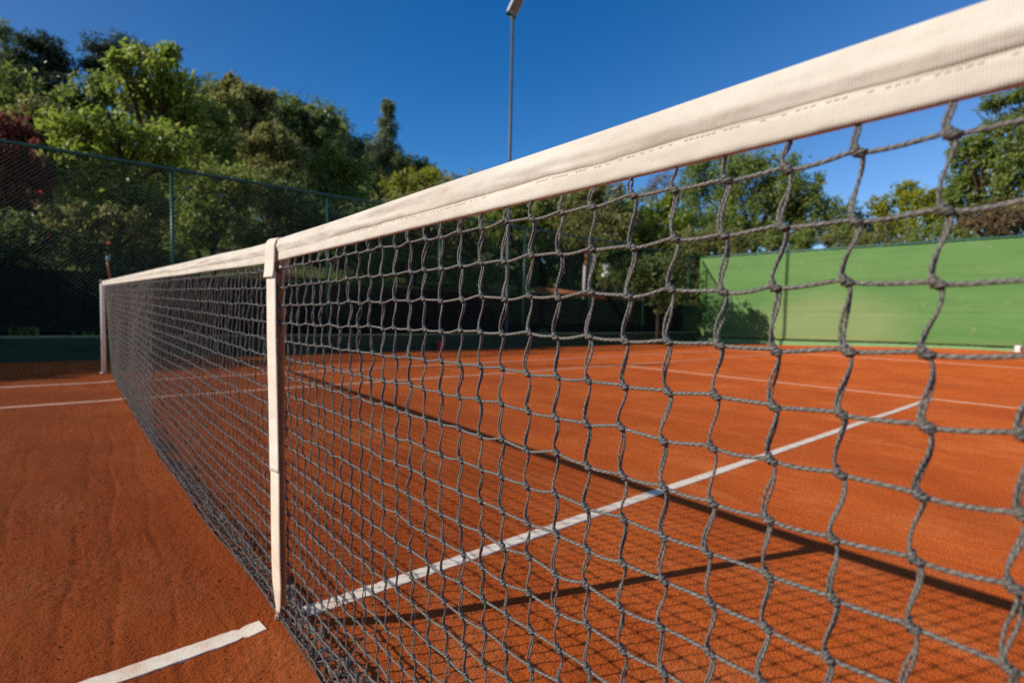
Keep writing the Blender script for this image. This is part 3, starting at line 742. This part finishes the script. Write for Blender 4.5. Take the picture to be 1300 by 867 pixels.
def tree(name, label, cat, blobs, D, L, mat, base=None, aspect=.42, cover=1.5, sub=22, flat=1.0, trunk=.12, group=None, bark=BARK, inner=.25, srad=.27, flowers=None, up=.35, seed=0, depth=.5, maxleaf=16000, limbs=True, zlow=None):
    rl = np.random.default_rng(100 + seed + int(D*10) + len(name)*7)
    B = []
    for bl in blobs:
        if len(bl) == 5:
            B.append((np.array(bl[:3], float), bl[3], bl[4])); continue
        px, py, r = bl[:3]; rz = bl[3] if len(bl) > 3 else r
        Dj = D + (rl.uniform(-depth, depth))*r/FPX*D
        p = at(px, py, Dj); dep = float((p-CAM) @ FW)
        B.append((p, r/FPX*dep, rz/FPX*dep))
    cxy = np.mean([b[0] for b in B], axis=0)
    if base is not None: bx_ = at(base[0], base[1], D); cxy = np.array([bx_[0], bx_[1], 0])
    g = float(terr(cxy[0], cxy[1])) - .1
    o = empty(name, (cxy[0], cxy[1], g)); tag(o, label, cat, group)
    cen = []; spr = []; tint = []
    for p, r, rz in B:
        m = max(10, int(sub*(2.0 if r < 1.5 else 2.6)))
        d = rl.normal(0, 1, (m, 3)); d /= np.linalg.norm(d, axis=1, keepdims=True)
        rad = np.where(rl.random(m) < inner, rl.uniform(.1, .6, m), rl.uniform(.58, 1.16, m))[:, None]
        c = p + d*rad*np.array([r, r, rz])*.86
        cen.append(c); s = rl.uniform(.6, 1.4, (m, 1))*srad*.70*np.array([r, r, rz*flat]); spr.append(s)
        tint.append(np.clip(.50 + .16*rl.normal(0, 1, m), 0, 1))
    cen = np.vstack(cen); spr = np.vstack(spr); tint = np.concatenate(tint)
    ok = cen[:, 2] > (g + .15 if zlow is None else zlow)
    cen, spr, tint = cen[ok], spr[ok], tint[ok]
    area = sum(4*math.pi*r*rz for p, r, rz in B); N = min(maxleaf, area/(L*L*aspect*.5)*cover*.72)
    ne = max(6, int(N/len(cen)))
    V, F, t = leaves(cen, ne, spr, L, aspect, tint, up, rl)
    ok = V.reshape(-1, 4, 3)[:, :, 2].min(1) > g + .02
    F = F[ok]; t = t[ok]
    quadmesh('crown', V, F, mat, o, False, t)
    # trunk with limbs to the larger clumps
    tb = MB(); zt_ = max(b[0][2] for b in B); zl = min(b[0][2]-b[2]*.5 for b in B)
    fork = np.array([cxy[0], cxy[1], max(g+.4, min(zl, g + .45*(zt_-g)))])
    mid = (np.array([cxy[0], cxy[1], g]) + fork)/2 + rl.normal(0, trunk*.8, 3)*[1, 1, 0]
    tb.tube([(cxy[0], cxy[1], g-.1), mid, fork], [trunk*1.25, trunk, trunk*.85], 9)
    if limbs:
        for p, r, rz in B:
            e = p + np.array([0, 0, rz*.45]); m1 = fork + (e-fork)*.5 + rl.normal(0, .12*r + .02, 3)
            tb.tube([fork - [0, 0, trunk*.5], m1, e], [trunk*.6, trunk*.38, trunk*.12], 7)
            for q in range(4):
                e2 = p + rl.normal(0, .5, 3)*[r, r, rz]
                tb.tube([m1, (m1+e2)/2 + rl.normal(0, .08*r, 3), e2], [trunk*.25, trunk*.16, trunk*.05], 5)
    tb.build('trunk', bark, o)
    if flowers:
        fm = MB()
        for fx, fy in flowers:
            q = at(fx, fy, D-1.2)
            for _ in range(5):
                v, f, _t = leaves(q[None], 1, np.full((1, 3), .02), .045, .8, np.array([.5]), 0, rl); fm.add(v, f)
        fm.build('blossom', REDFL, o, False)
    return o

G_BROAD = leafmat('leaf_bright', (.120, .185, .015), (.255, .345, .030), (.45, .49, .13), .55, .34)
G_MID = leafmat('leaf_mid', (0.104, 0.152, 0.022), (0.220, 0.287, 0.044), (0.378, 0.427, 0.122), .52)
G_OLIVE = leafmat('leaf_olive', (0.128, 0.137, 0.032), (0.244, 0.250, 0.061), (0.403, 0.378, 0.134), .52)
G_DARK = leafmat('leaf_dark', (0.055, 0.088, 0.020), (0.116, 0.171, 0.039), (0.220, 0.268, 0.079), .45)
G_CEDAR = leafmat('needle_dark', (.022, .042, .020), (.052, .085, .038), (.10, .14, .065), .3)
G_CYP = leafmat('needle_grey', (.10, .135, .05), (.18, .23, .09), (.26, .30, .14), .5)
G_YEL = leafmat('leaf_yellow_green', (.16, .19, .012), (.33, .35, .02), (.48, .48, .06), .55)
G_RED = leafmat('leaf_red', (.10, .024, .020), (.20, .050, .038), (.30, .12, .08), .45)
G_BROWN = leafmat('leaf_brown', (.12, .075, .033), (.22, .15, .07), (.32, .24, .13), .45)

# left hillside, far to near
for i, (px, py, D, lab) in enumerate([(255, 150, 17.5, 'mid green tree between the bright broad leaved tree and the olive tree'), (345, 190, 19, 'mid green tree low in front of the olive tree'), (425, 215, 21, 'mid green tree before the dark rounded tree, left of the slender conifer')]):
    tree('slope_tree', lab, 'tree', [(px-26, py, 26), (px+24, py+6, 26), (px, py-14, 22), (px-20, py+38, 30), (px+26, py+42, 30)], D, .15, [G_MID, G_OLIVE, G_MID][i], cover=1.4, trunk=.09, seed=130+i, base=(px, 370), group='trees on the slope behind the fence')
for i, (px, top, D, lab, m_) in enumerate([(30, 165, 40, 'dark hillside tree behind the red leaved tree', 0), (110, 150, 42, 'dark hillside tree between the cedar and the pine', 1), (222, 105, 41, 'dark hillside tree behind the bright broad leaved tree', 0),
        (318, 122, 39, 'hillside tree behind the olive green tree', 0), (388, 142, 38, 'hillside tree behind the dark rounded tree', 1), (440, 185, 38, 'hillside tree left of the slender conifer', 0), (515, 222, 37, 'hillside tree behind the yellow green tree', 1)]):
    tree('hillside_tree', lab, 'tree', [(px-30, top+20, 32), (px+28, top+22, 32), (px, top+8, 26), (px-38, top+70, 40), (px+38, top+70, 40), (px, top+75, 40), (px-30, top+125, 38), (px+30, top+125, 38)], D, .30, [G_DARK, G_MID][m_], cover=1.5, trunk=.25, seed=110+i, base=(px, 380), group='trees of the wooded hillside')
tree('conifer_tree', 'thin blue green conifer top at the far left edge', 'tree', [(4, 45, 9, 18), (2, 80, 14, 22), (6, 120, 18, 30)], 34, .30, G_CYP, aspect=.16, cover=1.3, sub=16, trunk=.12, seed=1, up=.1)
tree('cedar_tree', 'dark domed cedar with layered branches left of the pine', 'tree', [(52, 62, 26, 18), (30, 82, 22, 14), (72, 88, 22, 18), (50, 108, 42, 20), (18, 130, 34, 22), (78, 128, 26, 20)], 32, .32, G_CEDAR, aspect=.2, cover=2.4, sub=26, flat=.5, trunk=.22, seed=2, up=.8, base=(55, 150))
tree('pine_tree', 'dark round pine crown rising behind the bright broad leaved tree', 'tree', [(128, 66, 22, 18), (160, 62, 26, 18), (188, 74, 20, 18), (140, 88, 24, 16), (120, 84, 14, 10)], 32, .28, G_CEDAR, aspect=.18, cover=2.2, sub=24, trunk=.18, seed=3, base=(150, 160), up=.5)
tree('leafy_tree', 'mid green tree below the dark cedar on the left hillside', 'tree', [(20, 118, 34), (60, 140, 32), (100, 128, 30), (14, 150, 30), (130, 112, 22), (85, 170, 30)], 24, .22, G_MID, cover=1.7, trunk=.16, seed=4, base=(60, 200))
tree('olive_tree', 'brownish olive shrub tree low on the left hillside above the red tree', 'tree', [(45, 140, 26, 18), (75, 148, 20, 16), (20, 165, 22)], 20.5, .16, G_OLIVE, cover=1.5, trunk=.08, seed=5)
tree('leafy_tree', 'dull olive green tree right of the bright broad leaved tree', 'tree', [(278, 135, 30), (310, 148, 34), (300, 190, 44), (340, 185, 36), (262, 190, 30), (330, 130, 22), (290, 112, 16)], 21, .17, G_OLIVE, cover=1.8, trunk=.16, seed=6, base=(300, 240))
tree('evergreen_tree', 'dark green rounded tree between the olive tree and the slender conifer', 'tree', [(365, 172, 30), (395, 170, 30), (420, 190, 28), (385, 210, 40), (440, 215, 28), (345, 152, 18), (372, 150, 18), (415, 160, 16)], 25, .2, G_DARK, cover=1.9, trunk=.18, seed=7, base=(400, 260))
tree('leafy_tree', 'mid green tree crown behind the dark rounded tree', 'tree', [(372, 160, 22), (400, 158, 20), (352, 150, 20), (425, 172, 20)], 27, .2, G_MID, cover=1.5, trunk=.14, seed=8, base=(390, 250))
tree('cypress_tree', 'slender upright conifer standing above its neighbours against the sky', 'tree', [(494, 140, 8, 14), (490, 165, 14, 20), (484, 195, 20, 24), (500, 200, 16, 22), (486, 235, 28, 30)], 28, .26, G_CYP, aspect=.16, cover=2.0, sub=20, trunk=.14, seed=9, base=(487, 260), up=.1)
tree('evergreen_tree', 'low dark tree just right of the slender conifer', 'tree', [(512, 212, 16), (532, 212, 14), (462, 215, 20), (520, 235, 22), (548, 222, 12)], 26, .2, G_DARK, cover=1.9, trunk=.12, seed=10, base=(515, 260))
tree('yellow_green_tree', 'bright yellow green tree touching the white headband behind the fence', 'tree', [(500, 238, 18), (525, 236, 22), (548, 228, 18), (515, 258, 26), (570, 240, 16), (545, 255, 20)], 19, .15, G_YEL, cover=1.1, trunk=.1, seed=11, base=(525, 300))
tree('broad_leaved_tree', 'bright green broad leaved tree leaning over the chain link fence', 'tree',
     [(180, 80, 26), (160, 105, 26), (205, 95, 28), (235, 115, 26), (185, 130, 30), (225, 145, 30), (248, 150, 22), (150, 78, 12), (215, 70, 13)], 14.5, .165, G_BROAD, aspect=.46, cover=1.0, srad=.25, trunk=.10, seed=12, base=(200, 250), sub=26)
tree('broad_leaved_shrub', 'spreading bright green shrub tree pushing against the fence rail on the left', 'shrub',
     [(80, 160, 28), (115, 165, 32), (150, 170, 32), (190, 175, 32), (230, 185, 30), (90, 200, 30), (130, 210, 34), (175, 215, 34), (215, 215, 30), (145, 250, 34), (105, 245, 26), (190, 250, 26)], 11.9, .135, G_BROAD, aspect=.46, cover=.95, srad=.25, trunk=.08, seed=13, base=(150, 330), sub=24, flowers=[(137, 307), (48, 243), (60, 300)])
tree('red_leaf_tree', 'dark red leaved tree at the left edge above the fence rail', 'tree', [(8, 165, 26), (25, 195, 32), (5, 220, 34), (40, 225, 26), (20, 255, 32), (-25, 200, 34), (-20, 245, 34)], 12.2, .11, G_RED, cover=1.6, trunk=.09, seed=14, base=(0, 330))
tree('leafy_shrub', 'dark green shrub behind the second fence post from the left', 'shrub', [(260, 225, 30), (290, 240, 32), (245, 262, 32), (315, 232, 26), (280, 285, 34), (235, 300, 30)], 12.6, .12, G_MID, cover=1.4, trunk=.06, seed=15, base=(270, 345))
tree('leafy_shrub', 'dull shrub with pale twigs below the broad leaved shrub at left', 'shrub', [(150, 290, 30), (110, 285, 28), (190, 295, 28), (75, 280, 26), (205, 268, 20)], 11.3, .09, G_OLIVE, cover=1.2, trunk=.05, seed=16, base=(150, 360))
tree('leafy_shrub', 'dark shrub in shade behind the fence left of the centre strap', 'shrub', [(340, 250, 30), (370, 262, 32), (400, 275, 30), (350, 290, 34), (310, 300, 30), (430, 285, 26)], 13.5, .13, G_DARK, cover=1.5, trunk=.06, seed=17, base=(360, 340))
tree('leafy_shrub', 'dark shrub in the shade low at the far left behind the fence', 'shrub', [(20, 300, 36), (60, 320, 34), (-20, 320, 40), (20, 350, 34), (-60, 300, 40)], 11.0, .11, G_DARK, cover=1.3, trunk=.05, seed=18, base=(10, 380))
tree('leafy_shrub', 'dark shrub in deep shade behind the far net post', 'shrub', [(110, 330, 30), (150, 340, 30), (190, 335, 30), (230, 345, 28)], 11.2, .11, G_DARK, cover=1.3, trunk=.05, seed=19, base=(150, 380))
# tree outside the left edge whose shade reaches the court
tree('shade_tree', 'dense tree standing beyond the left edge of the view', 'tree', [(-8.95, 9.6, 4.3, .55, .45), (-9.6, 9.75, 4.7, .5, .4), (-8.2, 10.4, 4.2, 1.0, .9), (-9.4, 11.0, 4.3, 1.1, 1.0), (-7.3, 10.3, 3.3, .8, .7), (-8.1, 10.9, 5.1, .8, .8), (-8.8, 10.5, 3.2, .9, .8)], 11.6, .16, G_DARK, cover=4.0, inner=.5, srad=.4, trunk=.14, seed=20, maxleaf=30000)
# behind the middle of the fence
for i, (px, D, h, lab) in enumerate([(400, 23, 285, 'dark background tree behind the shaded shrub left of the strap'), (470, 24, 280, 'dark background tree below the yellow green tree'), (545, 24, 285, 'dark background tree filling the view behind the slim trunk'),
        (620, 25, 280, 'dark background tree left behind the floodlight pole'), (695, 25, 285, 'dark background tree behind the timber edging'), (765, 26, 285, 'dark background tree behind the pale urn'),
        (835, 26, 290, 'dark background tree behind the fence corner'), (885, 25, 315, 'dark low tree where the fence meets the green wall')]):
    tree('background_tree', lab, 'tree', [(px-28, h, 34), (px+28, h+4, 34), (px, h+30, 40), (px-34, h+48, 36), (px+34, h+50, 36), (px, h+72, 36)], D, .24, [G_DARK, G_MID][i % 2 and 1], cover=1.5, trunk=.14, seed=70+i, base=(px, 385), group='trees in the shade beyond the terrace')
for i, (px, D, s, lab) in enumerate([(455, 15, 1.0, 'dark trunked tree right of the white centre strap'), (520, 16, 1.0, 'tree with slim dark trunk seen through the net mesh'),
                              (590, 17.5, 1.0, 'olive green tree left of the floodlight pole'), (655, 16.5, .9, 'tree with thick dark trunk just right of the floodlight pole')]):
    dy = (32, 30, 0, 0)[i]
    tree('garden_tree', lab, 'tree', [(px-35, 262+dy, 34), (px, 250+dy, 36), (px+34, 262+dy, 34), (px-18, 288+dy*.5, 30), (px+22, 290+dy*.5, 30)], D, .17, [G_DARK, G_OLIVE, G_OLIVE, G_MID][i], cover=1.3, trunk=.14*s, seed=30+i, base=(px+4, 380), group='trees behind the middle of the fence', zlow=2.3)
tree('leafy_tree', 'mid green tree behind the fence below the headband right of the lamp', 'tree', [(690, 250, 32), (725, 250, 32), (760, 252, 34), (700, 285, 32), (740, 285, 34), (780, 275, 34)], 18.5, .17, G_OLIVE, cover=1.5, trunk=.13, seed=40, base=(725, 380))
tree('bare_tree', 'thin pinkish brown tree with sparse leaves before the big tree', 'tree', [(832, 235, 14), (845, 225, 14), (850, 245, 14), (825, 250, 12)], 27, .12, G_BROWN, cover=.45, trunk=.1, seed=41, bark=BARKR, base=(840, 330))
tree('leafy_tree', 'yellowish green bushy tree left of the big tree above the fence corner', 'tree', [(800, 268, 30), (835, 275, 28), (865, 285, 26), (818, 295, 26), (780, 290, 28), (850, 258, 14)], 21, .17, G_BROAD, cover=1.2, trunk=.12, seed=42, base=(820, 370))
tree('big_tree', 'largest rounded tree above the corner of the green wall with sky showing through', 'tree',
     [(890, 215, 28), (925, 208, 30), (962, 212, 30), (1000, 225, 28), (1030, 250, 26), (880, 250, 28), (920, 250, 26), (1050, 275, 24), (1005, 268, 20), (900, 290, 26), (950, 298, 20), (1068, 295, 20), (1020, 300, 18), (955, 255, 30), (988, 248, 28), (935, 282, 28), (985, 288, 26)], 30, .21, G_MID, cover=2.3, sub=20, srad=.36, maxleaf=30000, trunk=.15, seed=43, base=(955, 370))
tree('leafy_tree', 'dark tree between the big tree and the yellow green tree', 'tree', [(1075, 275, 18), (1095, 282, 16), (1085, 300, 20), (1110, 290, 14)], 33, .22, G_DARK, cover=1.1, trunk=.14, seed=44, base=(1085, 370))
tree('yellow_green_tree', 'bright yellow green tree above the middle of the green wall', 'tree', [(1118, 265, 18), (1145, 245, 18), (1165, 258, 22), (1130, 285, 24), (1185, 275, 22), (1160, 290, 24), (1190, 250, 14)], 27, .19, G_YEL, cover=1.5, sub=18, trunk=.13, seed=45, base=(1150, 370))
tree('leafy_tree', 'tall green tree at the right edge above the green wall', 'tree', [(1225, 195, 24), (1255, 185, 26), (1290, 200, 34), (1220, 230, 26), (1260, 225, 34), (1300, 240, 36), (1205, 262, 22), (1240, 265, 28), (1285, 275, 30), (1330, 210, 40)], 24, .18, G_MID, cover=1.35, sub=20, trunk=.2, seed=46, base=(1270, 370))
tree('cedar_tree', 'layered cedar branches at the upper right corner under the headband', 'tree', [(1290, 122, 30, 10), (1262, 133, 22, 8), (1300, 145, 30, 10), (1272, 160, 28, 9), (1325, 110, 30, 14), (1310, 170, 34, 12), (1340, 150, 40, 14)], 25, .26, G_MID, aspect=.2, cover=1.7, sub=24, flat=.45, trunk=.18, seed=47, base=(1335, 370), up=.9)
tree('dry_shrub', 'brown dry shrub behind the top rail at the right edge', 'shrub', [(1250, 280, 24), (1280, 275, 26), (1225, 290, 16), (1300, 285, 26)], 21, .12, G_BROWN, cover=1.1, trunk=.08, seed=48, base=(1265, 360))
tree('leafy_shrub', 'olive shrub peeping over the wall left of the yellow green tree', 'shrub', [(1055, 305, 18), (1090, 305, 16), (1015, 312, 14), (980, 312, 14)], 21.5, .12, G_OLIVE, cover=1.2, trunk=.06, seed=49, base=(1040, 370))
tree('leafy_shrub', 'shrub in the corner between fence and green wall casting its shadow on the wall', 'shrub', [(828, 340, 24), (845, 355, 24), (812, 350, 22), (838, 375, 22), (856, 330, 18)], 15.9, .11, G_DARK, cover=1.1, trunk=.05, seed=50, base=(835, 400))
for i, (px, D, lab) in enumerate([(905, 19.5, 'dark bush showing over the wall right of the fence corner'), (985, 20.5, 'dark bush below the big tree over the green wall'), (1120, 21, 'dark bush over the wall below the yellow green tree'), (1195, 20, 'dark bush over the green wall left of the dry shrub')]):
    tree('wall_bush', lab, 'shrub', [(px-30, 312, 22), (px+28, 310, 22), (px, 300, 18)], D, .13, [G_OLIVE, G_MID][i % 2], cover=1.1, trunk=.05, seed=90+i, base=(px, 380), group='bushes behind the green wall')
for i, (px, D, r, lab) in enumerate([(470, 13.2, 22, 'shaded shrub behind the fence at the right of the strap'), (560, 15.8, 18, 'low shrub in front of the sunlit grass behind the fence'),
                               (615, 15.5, 18, 'small shrub left of the floodlight pole base'), (800, 16.2, 20, 'shaded shrub right of the pale urn'), (865, 19.0, 20, 'shrub at the far end of the chain link fence')]):
    tree('garden_shrub', lab, 'shrub', [(px-16, 352, r), (px+16, 350, r), (px, 338, r)], D, .10, [G_DARK, G_MID][i % 2], cover=1.0, trunk=.04, seed=60+i, base=(px, 372), group='shrubs on the terrace behind the fence')

def whitewashed():
    q = at(744, 370, 15.6); x, y = q[0], q[1]; g = float(terr(x, y)) - .05
    o = empty('young_tree', (x, y, g)); tag(o, 'young tree with red brown bark and a lime washed white side of the trunk', 'tree')
    MB().tube([(x+.05, y+.05, g), (x+.06, y+.05, g+1.2), (x, y, 3.3)], [.085, .07, .05], 10).build('trunk', BARKR, o)
    MB().tube([(x-.08, y, g), (x-.08, y, g+.7), (x-.075, y, g+1.08)], [.05, .045, .04], 10).build('stake', BARKW, o)
    cen = np.array([(x+rng.normal(0, .5), y+rng.normal(0, .5), 3.4+rng.normal(0, .25)) for _ in range(14)])
    V, F, t = leaves(cen, 120, np.full((14, 3), .35), .13, .42, rng.uniform(.3, .7, 14)); quadmesh('crown', V, F, G_OLIVE, o, False, t)
whitewashed()

def tuft(x, y, z, n, h, lab, mat=GRASSM):
    m = MB()
    for i in range(n):
        a = random.random()*6.28; ln = h*random.uniform(.5, 1.1); bx_, by_ = x+random.gauss(0, .07), y+random.gauss(0, .025)
        d = np.array([math.cos(a)*.45, math.sin(a)*.45, 1]); wv = np.array([-math.sin(a), math.cos(a), 0])*.009
        p = np.array([bx_, by_, z]); tip = p + d*ln; md = p + d*ln*.55 + [0, 0, ln*.08]
        m.add([p-wv*.6, p+wv*.6, md+wv, md-wv, tip], [(0, 1, 2, 3), (3, 2, 4)], random.uniform(.2, .9))
    o = m.build('weed_tuft', mat, None, False); tag(o, lab, 'weed', 'weeds on the low wall')
tuft(-.72, 8.44, .345, 60, .12, 'larger weed tuft on the low wall at the far left')
tuft(-.10, 8.44, .345, 26, .07, 'tiny weed tuft on the low wall beside the far net post')
tuft(8.7, 8.44, .345, 70, .10, 'weed tuft on the low wall near the floodlight pole')

# short sunlit grass on the terrace
gx = rng.uniform(4, 14, 9000); gy = rng.uniform(11.5, 19, 9000); gz = terr(gx, gy)
kp = np.array([mn.noise((a*.5, b*.5, 1)) > -.15 for a, b in zip(gx, gy)])
cen = np.c_[gx, gy, gz][kp]; n = len(cen)
V, F, t = leaves(cen, 3, np.full((n, 3), .05), .11, .16, rng.uniform(.3, .8, n), up=-.4)
V[:, 2] = np.maximum(V[:, 2], terr(V[:, 0], V[:, 1]) - .01)
tag(quadmesh('grass', V, F, GRASSM, None, False, t), 'short sunlit grass on the terrace behind the fence', None, None, 'stuff')
